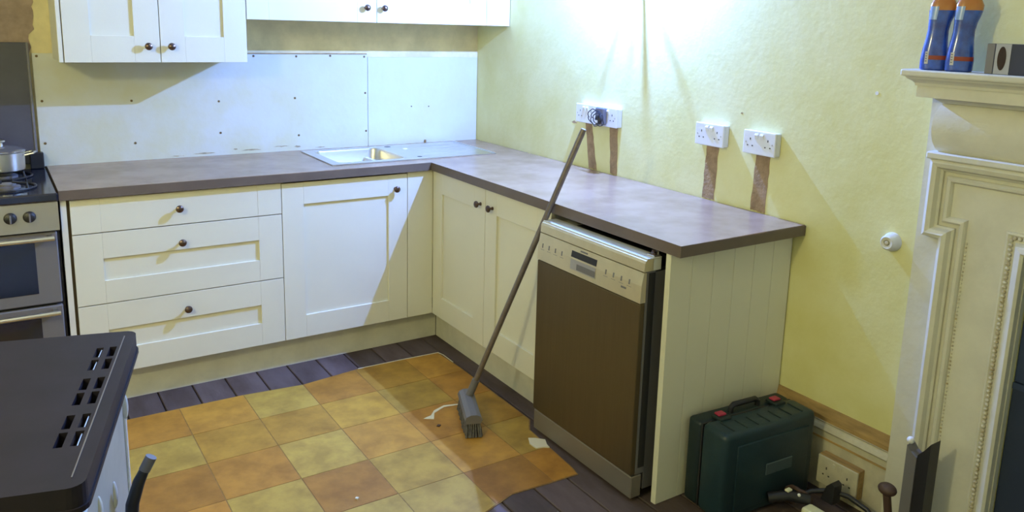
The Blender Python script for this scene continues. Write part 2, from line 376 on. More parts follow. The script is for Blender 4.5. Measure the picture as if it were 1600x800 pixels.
# sink
u = thing('inset_sink', 'stainless steel inset sink with a single bowl and right-hand drainer, set in the worktop', 'sink', (-.6, -.28, .91))
SX0, SX1, SY0, SY1 = -1.052, -.178, -.512, -.060
bx0, bx1, by0, by1 = -1.005, -.662, -.470, -.105
def ks(x, y): return not (bx0 < x < bx1 and by0 < y < by1)
bm = slab([SX0, bx0, bx1, SX1], [SY0, by0, by1, SY1], .9105, .9150, ks)
bmesh.ops.bevel(bm, geom=[e for e in bm.edges if abs(e.verts[0].co.z - .915) < 1e-5 and abs(e.verts[1].co.z - .915) < 1e-5 and len(e.link_faces) == 2 and abs(e.calc_face_angle(0)) > 1], offset=.002, segments=2, affect='EDGES')
obj('rim', bm, 'steel', u)
def rrect(x0, x1, y0, y1, r, z, n=5):
    o = []
    for cx, cy, a in ((x1 - r, y1 - r, 0), (x0 + r, y1 - r, 90), (x0 + r, y0 + r, 180), (x1 - r, y0 + r, 270)):
        for k in range(n + 1):
            t = math.radians(a + 90 * k / n); o.append((cx + r * math.cos(t), cy + r * math.sin(t), z))
    return o
bm = B(); rings = []
for d, z, r in ((0, .9145, .045), (.003, .905, .045), (.010, .80, .05), (.030, .768, .06), (.07, .765, .06)):
    rings.append([bm.verts.new(p) for p in rrect(bx0 + d - .0005, bx1 - d + .0005, by0 + d - .0005, by1 - d + .0005, r, z)])
for a, b in zip(rings, rings[1:]):
    for k in range(len(a)): bm.faces.new((a[k], a[(k + 1) % len(a)], b[(k + 1) % len(a)], b[k]))
bm.faces.new(rings[-1])
# corner webs between the rounded bowl and the square cut-out
for cx, cy, i0 in ((bx1, by1, 0), (bx0, by1, 1), (bx0, by0, 2), (bx1, by0, 3)):
    c = bm.verts.new((cx, cy, .9146)); seg = rings[0][i0 * 6:(i0 + 1) * 6]
    for a, b in zip(seg, seg[1:]): bm.faces.new((c, a, b))
obj('bowl', bm, 'steel', u, smooth=True)
obj('waste', lathe(B(), [(.04, 0), (.04, .003), (.03, .003), (.026, .001), (.004, .0015)], (-.83, -.29, .766)), 'steelb', u)
for k in range(4):
    y = -.40 + k * .08
    obj('drainer_rib', tube(B(), [(-.54, y, .9135), (-.52, y, .9142), (-.26, y, .9142), (-.24, y, .9135)], .002, 6), 'steel', u)
obj('raised_rim', bx(-.186, -.181, -.505, -.067, .9145, .9185, .001), 'steel', u)
obj('tap_hole', lathe(B(), [(.017, 0), (.017, .0010)], (-.60, -.105, .9146), 'z', 16), 'black', u)
obj('tap_hole', lathe(B(), [(.012, 0), (.012, .0010)], (-.585, -.455, .9146), 'z', 16), 'black', u)
obj('overflow_cap', lathe(B(), [(.014, 0), (.013, .003), (.006, .005)], (-.545, -.20, .9146), 'z', 14), 'white', u)
tag(obj('wall_bracket_stub', bx(-.336, -.328, -.018, -.010, .912, .926), 'wood'), 'tiny brown peg at the wall behind the sink drainer', 'peg')

# upper cabinets
u = thing('wall_cabinet', 'lower-hung cream wall cabinet with two doors at the left, above the drawers', 'cabinet', (-1.73, 0, 1.37))
obj('carcass', bx(-2.095, -1.3685, -.004, -.316, 1.372, 2.10), 'carc', u)
obj('side_panel', bx(-2.0955, -2.0800, -.300, -.334, 1.3705, 2.10, .001), 'cream', u)
for a0, a1, kx in ((-2.0765, -1.7245, -1.771), (-1.7215, -1.3695, -1.682)):
    dr = obj('door', shaker('y', a0, a1, 1.370, 2.10, -.336, .019, .097, .1, .107), 'cream', u); knob(dr, kx, -.336, 1.436, '-y')
u = thing('wall_cabinet', 'higher-hung cream wall cabinet with two wide doors reaching the right wall above the sink', 'cabinet', (-.68, 0, 1.556))
obj('carcass', bx(-1.3665, -.004, -.004, -.316, 1.558, 2.10), 'carc', u)
for a0, a1, kx in ((-1.3655, -.7565, -.811), (-.7535, -.146, -.723)):
    dr = obj('door', shaker('y', a0, a1, 1.556, 2.10, -.336, .019, .097, .1, .107), 'cream', u); knob(dr, kx, -.336, 1.624, '-y')
obj('filler_strip', bx(-.1435, -.003, -.336, -.317, 1.556, 2.10, .001), 'cream', u)

# ================================================================= SOCKETS
def socket(label, y0, zc, group=None, two=True, depth=.034, h=.086, name='wall_socket', grp='white double wall sockets above the worktop'):
    t = thing(name, label, 'socket', (0, y0 - .073, zc), 0, grp)
    Y = y0 - .073
    obj('back_box', bx(-.001, -depth + .008, y0 - .002, y0 - .144, zc - h / 2 + .002, zc + h / 2 - .002, .002), 'white', t)
    obj('face_plate', bx(-depth + .008, -depth, y0, y0 - .146, zc - h / 2, zc + h / 2, .003, 2), 'white', t)
    for s in (-1, 1):
        obj('switch', prism(B(), [(-depth, zc + .012), (-depth - .005, zc + .028), (-depth - .002, zc + .034), (-depth, zc + .034)], 'y', Y + s * .012 - .007, Y + s * .012 + .007), 'white', t)
        bm = B(); c = Y + s * .040
        box(bm, -depth - .0004, -depth + .002, c - .002, c + .002, zc + .008, zc + .016)
        for q in (-1, 1): box(bm, -depth - .0004, -depth + .002, c + q * .011 - .003, c + q * .011 + .003, zc - .014, zc - .010)
        obj('pin_holes', bm, 'black', t)
    for s in (-1, 1):
        obj('screw', lathe(B(), [(.003, 0), (.003, .0006)], (-depth, Y + s * .060, zc), '-x', 8), 'steelb', t)
    return t
socket('white double wall socket left of the plugged-in coiled cable, behind the broom handle', -.984, 1.170)
socket('white double wall socket with a dark plug and coiled cable in it', -1.134, 1.170)
socket('white double wall socket above the worktop, left one of the pair nearer the fireplace', -1.758, 1.170)
socket('white double wall socket nearest the end of the worktop', -2.001, 1.170)
t = thing('plugged_adapter', 'dark plug adapter with a small coil of cable, in the socket above the broom handle', 'adapter', (-.035, -1.19, 1.17))
obj('plug', bx(-.035, -.060, -1.158, -1.214, 1.135, 1.212, .006, 2), 'dwgrey', t)
def ring(c, r, rz, n=28, wob=.004):
    return [(c[0] - rz * math.sin(2 * math.pi * k / n + .5) - .004 * math.sin(k), c[1] + (r + random.uniform(-wob, wob) * .3) * math.cos(2 * math.pi * k / n), c[2] + (r + wob * math.sin(3 * k)) * math.sin(2 * math.pi * k / n)) for k in range(n + 1)]
for c, r, tl in (((-.070, -1.165, 1.168), .036, .006), ((-.075, -1.186, 1.165), .036, -.004), ((-.068, -1.196, 1.160), .030, .008)):
    obj('cable_loop', tube(B(), ring(c, r, tl, wob=.001), .0022, 6, cap=False), 'black', t, smooth=True)
obj('plug_cap', lathe(B(), [(.018, 0), (.018, .012), (.012, .016)], (-.060, -1.192, 1.160), '-x', 14), 'black', t)
obj('plug_face', bx(-.0765, -.0780, -1.184, -1.200, 1.145, 1.157), 'white', t)
# skirting socket
t = thing('skirting_socket', 'grubby double socket on a brown-topped box low on the skirting, right of the tool case', 'socket', (-.02, -2.54, .09))
obj('back_box', bx(-.021, -.052, -2.467, -2.618, .046, .150, .001), 'wood', t, label='brown wooden mounting box')
obj('face_plate', bx(-.052, -.060, -2.466, -2.619, .046, .148, .003, 2), 'skirt', t)
for s in (-1, 1):
    c = -2.5425 + s * .04
    bm = B(); box(bm, -.0604, -.058, c - .002, c + .002, .105, .114)
    for q in (-1, 1): box(bm, -.0604, -.058, c + q * .011 - .003, c + q * .011 + .003, .082, .087)
    obj('pin_holes', bm, 'black', t)
    obj('switch', bx(-.059, -.063, -2.5425 + s * .012 - .006, -2.5425 + s * .012 + .006, .12, .138, .001), 'skirt', t)
# round fitting
t = thing('round_wall_fitting', 'small round cream fitting with a central hole on the yellow wall by the fireplace', 'fitting', (0, -2.607, .93))
obj('collar', lathe(B(), [(.030, 0), (.030, .008), (.026, .014), (.024, .03), (.019, .036), (.010, .034), (.008, .028)], (0, -2.607, .928), '-x', 22), 'surr', t, smooth=True)
obj('centre', lathe(B(), [(.007, .028), (.007, .0345), (.004, .036)], (0, -2.607, .928), '-x', 12), 'skirt', t)

# ================================================================= DISHWASHER
d = thing('dishwasher', 'freestanding brushed steel dishwasher pulled forward beneath the worktop', 'dishwasher', (-.35, -1.88, 0))
Y0, Y1 = -1.604, -2.182
obj('body', bx(-.600, -.035, Y0 - .004, Y1 + .004, .03, .800, .002), 'dwgrey', d)
obj('gap_shade_sheet', bx(-.578, -.040, Y0 - .006, Y1 + .006, .8005, .812), 'black', d)  # black sheet: shade of the gap under the worktop, put in as colour
obj('top_lid', bx(-.6130, -.580, Y0, Y1, .806, .8450, .001), 'enamel', d); obj('worktop_strip', bx(-.641, -.580, Y0 + .0005, Y1 - .0005, .8456, .8490, .001), 'enamel', d)
obj('door_side', bx(-.640, -.6005, Y0 - .001, Y1 + .001, .095, .826, .002), 'dwgrey', d)
obj('door_panel', bx(-.662, -.640, Y0, Y1, .098, .700, .004, 2), 'dwsteel', d)
prof = [(-.6405, .703), (-.663, .703), (-.660, .760), (-.652, .803), (-.6405, .803)]
cp = obj('control_panel', prism(B(), prof, 'y', Y0, Y1), 'dwpanel', d)
prof = [(-.6135, .8065), (-.652, .8065), (-.650, .834), (-.646, .842), (-.640, .8455), (-.6135, .8455)]
obj('top_edge_strip', prism(B(), prof, 'y', Y0, Y1), 'dwpanel', d)
def on_panel(y0, y1, z0, z1, mk, name, par=cp, out=.0012):
    xf = lambda z: -.663 + (.003 * (z - .703) / .057 if z < .76 else .003 + .008 * (z - .76) / .043)
    return obj(name, prism(B(), [(xf(z0) + .001, z0), (xf(z0) - out, z0), (xf(z1) - out, z1), (xf(z1) + .001, z1)], 'y', y0, y1), mk, par)
on_panel(-1.808, -1.950, .764, .786, 'black', 'display')
on_panel(-1.808, -1.950, .720, .757, 'steelb', 'handle_recess')
on_panel(-1.845, -1.947, .724, .745, 'dwgrey', 'handle_opening', out=.002)
on_panel(-1.855, -1.895, .791, .796, 'dwgrey', 'maker_mark')
on_panel(-2.085, -2.110, .731, .737, 'dwgrey', 'maker_mark')
for y in (-1.63, -1.67, -1.71, -1.75, -2.00, -2.04, -2.08, -2.12):
    on_panel(y, y - .006, .752, .768, 'dwgrey', 'button', out=.001)
    on_panel(y + .008, y - .014, .7445, .7455, 'dwgrey', 'button_legend', out=.0005)
obj('kick_plate', bx(-.656, -.610, Y0, Y1, .012, .092, .003), 'dwkick', d)
obj('hinge_gap', bx(-.630, -.604, Y1 + .002, Y1 - .0012, .120, .800), 'black', d)
for x in (-.58, -.10):
    for y in (-1.63, -2.13): obj('foot', lathe(B(), [(.018, 0), (.018, .008), (.01, .01), (.01, .035)], (x, y, .0005), 'z', 12), 'black', d)
t = thing('metal_fixing_bracket', 'small steel clip standing on the right front corner of the dishwasher top', 'bracket', (-.585, -2.16, .8485))
obj('base', bx(-.612, -.581, -2.144, -2.180, .8492, .854, .002), 'steel', t)
obj('post', lathe(B(), [(.010, 0), (.010, .008), (.006, .010), (.006, .016)], (-.598, -2.162, .853), 'z', 14), 'pewter', t)
obj('ear', bx(-.588, -.583, -2.146, -2.172, .8535, .865, .001), 'steel', t)

# ================================================================= BROOM
b0 = Vector((-.812, -1.379, .105)); tp = Vector((-.543, -1.700, 1.200)); cpt = None
dirv = (tp - b0).normalized()
t = thing('broom', 'grey-brown metal-handled broom leaning on the worktop edge by the dishwasher', 'broom', (-.84, -1.42, 0))
obj('handle', tube(B(), [b0, b0 + dirv * .3, tp - dirv * .02, tp], .0115, 14, rs=[.011, .0115, .0115, .010]), 'pole', t, smooth=True)
obj('ferrule', tube(B(), [b0 - dirv * .02, b0 + dirv * .06], .0155, 12), 'dwgrey', t, smooth=True)
hm = Matrix.Translation(Vector((-.840, -1.415, 0))) @ Matrix.Rotation(math.radians(-22), 4, 'Z')
bm = B()
pr = [(-.028, .058), (-.034, .072), (-.028, .086), (-.012, .094), (.012, .094), (.028, .086), (.034, .072), (.028, .058)]
prism(bm, pr, 'y', -.135, .10); 
bmesh.ops.transform(bm, matrix=hm, verts=bm.verts); obj('head', bm, 'dwgrey', t)
bm = B()
for i in range(7):
    for j in range(24):
        x = -.024 + i * .008; y = -.128 + j * .0097; sx = x * .25 + random.uniform(-.003, .003); sy = (y + .015) * .12
        tube(bm, [(x, y, .060), (x + sx, y + sy, .006)], .0042, 5, rs=[.0036, .0048])
bmesh.ops.transform(bm, matrix=hm, verts=bm.verts)
tag(obj('bristles', bm, 'brush', t), kind='stuff')

# ================================================================= GAS COOKER (left edge)
c = thing('gas_cooker', 'dark freestanding cooker with raised smoked glass lid at the left of the drawers', 'cooker', (-2.46, -.32, 0))
CX0, CX1 = -2.756, -2.158
obj('body', bx(CX0, CX1, -.035, -.585, .03, .872, .003), 'black', c)
obj('hob', bx(CX0 - .001, CX1 + .003, -.03, -.622, .874, .906, .006, 2), 'blackg', c)
obj('control_panel', prism(B(), [(-.5855, .765), (-.618, .765), (-.612, .872), (-.5855, .872)], 'x', CX0, CX1), 'steelb', c)
for x in (-2.312, -2.252, -2.372, -2.54, -2.60, -2.66):
    kn = obj('control_knob', lathe(B(), [(.021, 0), (.021, .006), (.018, .010), (.017, .024), (.013, .027)], (x, -.614, .824), '-y', 20), 'black', c, smooth=True)
    obj('grip', bx(x - .003, x + .003, -.636, -.643, .808, .840, .001), 'dwgrey', kn)
for (z0, z1, zh) in ((.480, .757, .742), (.10, .470, .452)):
    od = obj('oven_door', bx(CX0 + .006, CX1 - .010, -.5860, -.608, z0, z1, .004), 'dwgrey', c)
    obj('door_glass', bx(CX0 + .09, CX1 - .085, -.6078, -.6095, z0 + .045, z1 - .03, .0005), 'blackg', od)
    hd = obj('handle', tube(B(), [(CX0 + .03, -.648, zh), (CX1 - .022, -.648, zh)], .010, 12), 'steel', od, smooth=True)
    obj('handle_mount', bx(CX1 - .045, CX1 - .030, -.606, -.645, zh - .007, zh + .007), 'steelb', od)
    obj('handle_mount', bx(CX0 + .035, CX0 + .050, -.606, -.645, zh - .007, zh + .007), 'steelb', od)
obj('raised_lid', bx(CX0, CX1 - .028, -.020, -.028, .925, 1.437, .003), 'lidg', c, label='raised smoked glass lid')
obj('lid_trim', bx(CX1 - .034, CX1 - .024, -.019, -.031, .925, 1.437, .002), 'dwgrey', c)
obj('lid_hinge', bx(CX1 - .055, CX1 - .004, -.018, -.056, .907, .975, .003), 'black', c)
for (x, y) in ((-2.31, -.20), (-2.31, -.45), (-2.60, -.20), (-2.60, -.45)):
    obj('burner', lathe(B(), [(.045, 0), (.045, .008), (.03, .012), (.03, .018), (.005, .019)], (x, y, .906), 'z', 20), 'dwgrey', c, smooth=True)
    bm = B()
    for a in range(4):
        th = a * math.pi / 2 + math.pi / 4; p = Vector((math.cos(th), math.sin(th), 0))
        tube(bm, [Vector((x, y, 0)) + p * .095 + Vector((0, 0, .9065)), Vector((x, y, 0)) + p * .09 + Vector((0, 0, .932)), Vector((x, y, 0)) + p * .025 + Vector((0, 0, .932))], .004, 6)
    tube(bm, [(x + .095 * math.cos(k * math.pi / 12), y + .095 * math.sin(k * math.pi / 12), .9105) for k in range(25)], .004, 6, cap=False)
    obj('pan_support', bm, 'black', c)
# saucepan
px, py, pz = -2.315, -.22, .9365
t = thing('saucepan', 'shiny steel saucepan with lid on the rear ring of the gas cooker', 'pan', (px, py, pz))
obj('pan_body', lathe(B(), [(.068, 0), (.078, .006), (.080, .075), (.083, .078), (.081, .080), (.077, .078), (.076, .01), (.02, .006)], (px, py, pz), 'z', 30), 'steel', t, smooth=True)
obj('lid', lathe(B(), [(.082, .079), (.082, .083), (.06, .094), (.025, .100), (.006, .101)], (px, py, pz), 'z', 30), 'glass', t, smooth=True)
obj('lid_knob', lathe(B(), [(.008, .101), (.007, .110), (.016, .116), (.016, .122), (.006, .126)], (px, py, pz), 'z', 16), 'steel', t, smooth=True)
for sgn in (1, -1):
    obj('side_handle', tube(B(), [(px + sgn * .078, py - .03, pz + .062), (px + sgn * .105, py - .032, pz + .068), (px + sgn * .116, py, pz + .070), (px + sgn * .105, py + .032, pz + .068), (px + sgn * .078, py + .03, pz + .062)], .0045, 8), 'steel', t, smooth=True)

# ================================================================= OLD COOKER IN THE FOREGROUND (own axes: +x = its width, y = along the vented edge)
A = Vector((-2.122, -2.198)); uu = Vector((-.2565, -.9665)); ang = math.atan2(uu.y, uu.x) + math.pi / 2   # local -y -> uu
o = thing('old_cooker', 'white enamel freestanding cooker with dark slotted lid, standing in the left foreground', 'cooker', (A.x, A.y, 0), ang)
# local: x from 0 leftwards (negative), y from 0 towards the camera (negative)
LD, LW = .625, .60
sl = []
for s0 in (.085, .235, .385):
    for k in range(2):
        for t0 in (.028, .052): sl.append((-t0 - .013, -t0, -(s0 + k * .062 + .050), -(s0 + k * .062)))
bm = B()
def loop(pts):
    vs = [bm.verts.new(p) for p in pts]; return [bm.edges.new((vs[k], vs[(k + 1) % len(vs)])) for k in range(len(vs))]
ed = loop(rrect(-LW, 0, -LD, 0, .024, .900))
for q in sl: ed += loop([(q[0], q[2], .9), (q[1], q[2], .9), (q[1], q[3], .9), (q[0], q[3], .9)])
bmesh.ops.triangle_fill(bm, use_beauty=True, edges=ed, normal=(0, 0, 1))
ex = bmesh.ops.extrude_face_region(bm, geom=list(bm.faces))
for v in ex['geom']:
    if isinstance(v, bmesh.types.BMVert): v.co.z = .866
obj('lid', bm, 'lid', o, local=True)
obj('lid_lip', prism(B(), [(p[0], p[1]) for p in rrect(-LW - .003, .003, -LD - .003, .003, .026, 0)], 'z', .858, .8665), 'lid', o, local=True)
for q in (sl[1], sl[3], sl[8], sl[10]):  # steel strips added so that a few slots show bright glints
    obj('slot_glint_strip', prism(B(), [(q[0] + .002, .884), (q[0] + .009, .8975), (q[0] + .0105, .8965), (q[0] + .004, .883)], 'y', q[2] + .004, q[3] - .004), 'steel', o, local=True, label='added metal strip making a bright glint in the slot')
obj('lid_rib', bx(-.022, -.020, -.03, -LD + .03, .9002, .9012), 'dwgrey', o, local=True)
obj('body_shell', bx(-LW + .02, -.020, -.095, -LD + .018, .04, .842, .006, 2), 'enamel', o, local=True)
obj('top_rim', bx(-LW + .015, -.012, -.085, -LD + .008, .838, .857, .005, 2), 'enamel', o, local=True)
obj('back_cover', bx(-.0225, -.014, -.165, -LD + .03, .10, .818, .003), 'enamelg', o, local=True)
obj('cover_flange', bx(-.021, -.016, -.108, -.128, .12, .82, .002), 'enamel', o, local=True)
for (y, z) in ((-.135, .79), (-.32, .705), (-.46, .76), (-.32, .5)):
    obj('vent_boss', sphere(B(), (-.014, y, z), .018, (.35, .55, 1.5), 14, 10), 'enamel', o, local=True, smooth=True)
obj('gas_hose', tube(B(), [(-.012, -.315, .45), (.004, -.313, .54), (.007, -.311, .61), (.013, -.308, .675), (.026, -.305, .716), (.037, -.302, .738)], .012, 12, rs=[.008, .010, .0115, .012, .011, .009]), 'black', o, local=True, smooth=True, label='black rubber gas hose')
obj('hose_connector', tube(B(), [(.036, -.302, .736), (.049, -.299, .760)], .0105, 12), 'dwgrey', o, local=True, smooth=True)
for x in (-.07, -LW + .07):
    for y in (-.14, -LD + .07): obj('foot', lathe(B(), [(.02, .0036), (.02, .02), (.012, .045)], (x, y, 0), 'z', 12), 'black', o, local=True)

# ================================================================= TOOL CASE
tcase = thing('tool_case', 'dark teal plastic power-tool case with pink latches standing against the end panel', 'case', (-.275, -2.262, 0), math.radians(-4))
W2, DP, H = .205, .185, .312
bm = bx(-W2, W2, -.066, -.002, .004, H - .008, .014, 3); obj('back_shell', bm, 'toold', tcase, local=True, smooth=True)
bm = bx(-W2 - .002, W2 + .002, -DP, -.070, .002, H - .002, .020, 3)
obj('front_shell', bm, 'tool', tcase, local=True, smooth=True)
obj('seam_band', bx(-W2 + .004, W2 - .004, -.071, -.065, .008, H - .010), 'black', tcase, local=True)
obj('front_panel', bx(-W2 + .05, W2 - .035, -DP - .006, -DP + .004, .035, H - .045, .006, 2), 'tool', tcase, local=True, smooth=True)
obj('badge', bx(-.025, .095, -DP - .009, -DP - .004, .135, .175, .002), 'badge', tcase, local=True)
for s in (-1, 1):
    la = obj('latch', bx(s * .125 - .024, s * .125 + .024, -.098, -.048, H - .006, H + .006, .004, 2), 'toold', tcase, local=True)
    obj('latch_tab', bx(s * .125 - .017, s * .125 + .015, -.082, -.056, H + .006, H + .013, .003, 2), 'pink', la, local=True, label='pink latch tab')
    obj('recess_rib', bx(s * .155 - .003, s * .155 + .003, -DP + .02, -.10, H - .004, H + .001, .001), 'toold', tcase, local=True)
obj('handle', tube(B(), [(-.062, -.050, H - .010), (-.062, -.050, H + .008), (-.050, -.050, H + .017), (.050, -.050, H + .017), (.062, -.050, H + .008), (.062, -.050, H - .010)], .0095, 10), 'black', tcase, local=True, smooth=True)
for i in range(5):
    x = -.10 + i * .05
    obj('top_rib', bx(x - .002, x + .002, -DP + .018, -.11, H - .003, H + .0005, .0005), 'toold', tcase, local=True)

# floor clutter by the case
t = thing('black_power_cable', 'thick black cable with plug curling on the floor below the skirting socket', 'cable', (-.10, -2.62, 0))
obj('cord', tube(B(), [(-.22, -2.50, .05), (-.17, -2.53, .075), (-.13, -2.57, .085), (-.10, -2.62, .080), (-.085, -2.68, .06), (-.10, -2.74, .03), (-.20, -2.78, .012), (-.32, -2.84, .012)], .0085, 10), 'black', t, smooth=True)
obj('plug', prism(B(), [(-2.555, .055), (-2.600, .055), (-2.602, .120), (-2.588, .128), (-2.572, .110)], 'x', -.155, -.115), 'black', t)
obj('cable_ring', tube(B(), ring((-.19, -2.50, .035), .045, .02, wob=.001), .007, 8, cap=False), 'brown', t, smooth=True)
t = thing('black_hand_tool', 'black hand tool with cream end lying on the floor in front of the tool case', 'tool', (-.25, -2.55, 0))
obj('grip', tube(B(), [(-.30, -2.46, .055), (-.25, -2.50, .068), (-.20, -2.545, .06)], .018, 12), 'black', t, smooth=True)
obj('collar_ring', bx(-.262, -.240, -2.492, -2.508, .084, .092, .002), 'creamy', t)
obj('button', sphere(B(), (-.232, -2.528, .078), .006), 'white', t)
obj('end_piece', bx(-.255, -.205, -2.555, -2.66, .012, .058, .008, 2), 'creamy', t, label='cream plastic end')
t = thing('dark_upright_stand', 'narrow dark upright with a notched top, standing before the fireplace leg', 'stand', (-.13, -2.86, 0))
bm = B(); prism(bm, [(-2.826, .012), (-2.858, .012), (-2.858, .355), (-2.840, .366), (-2.826, .382)], 'x', -.165, -.125); obj('left_arm', bm, 'dwgrey', t)
bm = B(); prism(bm, [(-2.858, .012), (-2.893, .012), (-2.893, .412), (-2.876, .385), (-2.858, .362)], 'x', -.160, -.110); obj('right_arm', bm, 'black', t)
obj('base', bx(-.20, -.08, -2.80, -2.92, .0005, .012, .003), 'black', t)
obj('top_cap', sphere(B(), (-.148, -2.826, .392), .011), 'white', t)
t = thing('brown_rubber_foot', 'small brown rounded lump at the foot of the dark upright', 'foot', (-.14, -2.78, 0))
obj('lump', sphere(B(), (-.15, -2.775, .205), .024, (1, 1.2, .8)), 'brown', t, smooth=True)
obj('stem', tube(B(), [(-.15, -2.775, .19), (-.14, -2.785, .10), (-.14, -2.785, .001)], .012, 10), 'brown', t, smooth=True)

# ================================================================= FIREPLACE
f = thing('fireplace_surround', 'cream painted fireplace surround with moulded shelf and eared architrave', 'fireplace', (0, -3.43, 0))
YA, YB = -2.690, -4.18   # outer edges
def mir(y): return YA + YB - y
obj('leg_board', bx(-.022, -.002, OPY0, YA, .001, 1.0), 'surr', f); obj('leg_board', bx(-.022, -.002, YB, mir(OPY0), .001, 1.0), 'surr', f)
obj('lintel_board', bx(-.022, -.002, YB, YA, 1.0, 1.40), 'surr', f)
# architrave: eared outer moulding as mitred profile sweeps
def sweep(path, prof):
    """path: (y,z) corners, opening on the right-hand side; prof: (distance from path inward, x)"""
    bm = B(); n = len(path); rings = []
    for i, p in enumerate(path):
        p = Vector(p)
        def nrm(a, b): t = (Vector(b) - Vector(a)).normalized(); return Vector((t.y, -t.x))
        if i == 0: m_ = nrm(path[0], path[1])
        elif i == n - 1: m_ = nrm(path[-2], path[-1])
        else:
            a, b = nrm(path[i - 1], path[i]), nrm(path[i], path[i + 1]); m_ = (a + b); m_ = m_ / max(.3, m_.dot(a))
        rings.append([bm.verts.new((x, p.x + m_.x * d, p.y + m_.y * d)) for d, x in prof])
    k = len(prof)
    for a, b in zip(rings, rings[1:]):
        for j in range(k): bm.faces.new((a[j], a[(j + 1) % k], b[(j + 1) % k], b[j]))
    bm.faces.new(rings[0]); bm.faces.new(rings[-1][::-1]); return bm
ey = -2.722; iy = -2.775
path = [(iy, .0), (iy, .985), (ey, .985), (ey, 1.215), (mir(ey), 1.215), (mir(ey), .985), (mir(iy), .985), (mir(iy), .0)]
# inward is to the right when walking up the left leg in (y,z) with y falling to the right: flip sign
def flip(prof): return [(-d, x) for d, x in prof]
obj('outer_moulding', sweep(path, flip([(0, -.022), (0, -.050), (.010, -.055), (.022, -.050), (.028, -.036), (.034, -.031), (.034, -.022)])), 'surr', f)
path2 = [(y - .046 if y > -3.4 else y + .046, z - (.046 if z > 1.1 else (.0 if z == 0 else 0.046))) for y, z in path]
path2 = [(iy - .046, 0), (iy - .046, .985 + .0 - .046 + .046), (ey - .046, .985 + .0), (ey - .046, 1.169), (mir(ey - .046), 1.169), (mir(ey - .046), .985), (mir(iy - .046), .985), (mir(iy - .046), 0)]
path2 = [(iy - .046, 0), (iy - .046, 1.031), (ey - .046, 1.031), (ey - .046, 1.169), (mir(ey - .046), 1.169), (mir(ey - .046), 1.031), (mir(iy - .046), 1.031), (mir(iy - .046), 0)]
obj('inner_moulding', sweep(path2, flip([(0, -.022), (0, -.030), (.006, -.037), (.014, -.035), (.018, -.028), (.020, -.022)])), 'surr', f)
# carved moulding round the opening
path3 = [(-2.952, 0), (-2.952, 1.045), (mir(-2.952), 1.045), (mir(-2.952), 0)]
obj('opening_moulding', sweep(path3, flip([(0, -.022), (0, -.032), (.006, -.034), (.016, -.026), (.026, -.030), (.034, -.046), (.050, -.050), (.057, -.044), (.057, -.002), (.050, -.002), (.050, -.022)])), 'surr', f)
bm = B()
for z in [i * .0135 + .01 for i in range(76)]: sphere(bm, (-.031, -2.9665, z), .0062, (1, 1, .9), 8, 5)
for y in [i * .0135 for i in range(65)]: sphere(bm, (-.031, -2.975 - y, 1.030), .0062, (1, .9, 1), 8, 5)
for z in [i * .0135 + .01 for i in range(76)]: sphere(bm, (-.031, mir(-2.9665), z), .0062, (1, 1, .9), 8, 5)
tag(obj('carved_beading', bm, 'beads', f, smooth=True), kind='stuff')
bm = B()
for z in [i * .012 + .01 for i in range(82)]: sphere(bm, (-.0245, iy - .070, z), .0035, (1, 1, .9), 6, 4)
tag(obj('fine_beading', bm, 'beads', f), kind='stuff')
# cushion frieze, cap and shelf
obj('frieze_base', bx(-.060, -.002, -2.712, mir(-2.712), 1.215, 1.236, .004), 'surr', f)
bm = B(); rr = []
for k in range(9):
    a = -1.25 + 2.5 * k / 8; dd = .034 * math.cos(a); z = 1.308 + .072 * math.sin(a) / math.sin(1.25)
    rr.append((dd, z))
pf = [(-.002, 1.236)] + [(-.026 - dd, z) for dd, z in rr] + [(-.002, 1.380)]
v0 = [bm.verts.new((x, -2.742 + (abs(x) - .026) * .7 if x < -.01 else -2.742, z)) for x, z in pf]; v1 = [bm.verts.new((x, mir(-2.742) - ((abs(x) - .026) * .7 if x < -.01 else 0), z)) for x, z in pf]
bm.faces.new(v0); bm.faces.new(v1[::-1])
for k in range(len(pf)): bm.faces.new((v0[k], v0[(k + 1) % len(pf)], v1[(k + 1) % len(pf)], v1[k]))
obj('cushion_frieze', bm, 'surr', f, smooth=True)
def tier(off, z0, z1, off2=None, bev=0):
    off2 = off if off2 is None else off2
    bm = B(); ra = [bm.verts.new(p) for p in ((-.001, YA + off * .0 + off - .10, z0), (-off, YA + off - .10, z0), (-off, mir(YA + off - .10), z0), (-.001, mir(YA + off - .10), z0))]
    rb = [bm.verts.new(p) for p in ((-.001, YA + off2 - .10, z1), (-off2, YA + off2 - .10, z1), (-off2, mir(YA + off2 - .10), z1), (-.001, mir(YA + off2 - .10), z1))]
    bm.faces.new(ra[::-1]); bm.faces.new(rb)
    for k in range(4): bm.faces.new((ra[k], ra[(k + 1) % 4], rb[(k + 1) % 4], rb[k]))
    return bm
SH = .140
obj('bed_mould', tier(.052, 1.378, 1.395, .075), 'surr', f)
obj('fascia', tier(.104, 1.394, 1.426), 'surr', f)
bm = B(); prev = None
pr = [(.108, 1.426), (.110, 1.434), (.116, 1.440), (.126, 1.446), (.130, 1.452)]
rings = [[bm.verts.new(p) for p in ((-.001, YA + q - .10, z), (-q, YA + q - .10, z), (-q, mir(YA + q - .10), z), (-.001, mir(YA + q - .10), z))] for q, z in pr]
for a, b in zip(rings, rings[1:]):
    for k in range(4): bm.faces.new((a[k], a[(k + 1) % 4], b[(k + 1) % 4], b[k]))
bm.faces.new(rings[0][::-1]); bm.faces.new(rings[-1]); obj('cornice', bm, 'surr', f)
obj('shelf', bx(-SH, -.001, YA + SH - .10, mir(YA + SH - .10), 1.452, 1.472, .005, 2), 'surr', f)
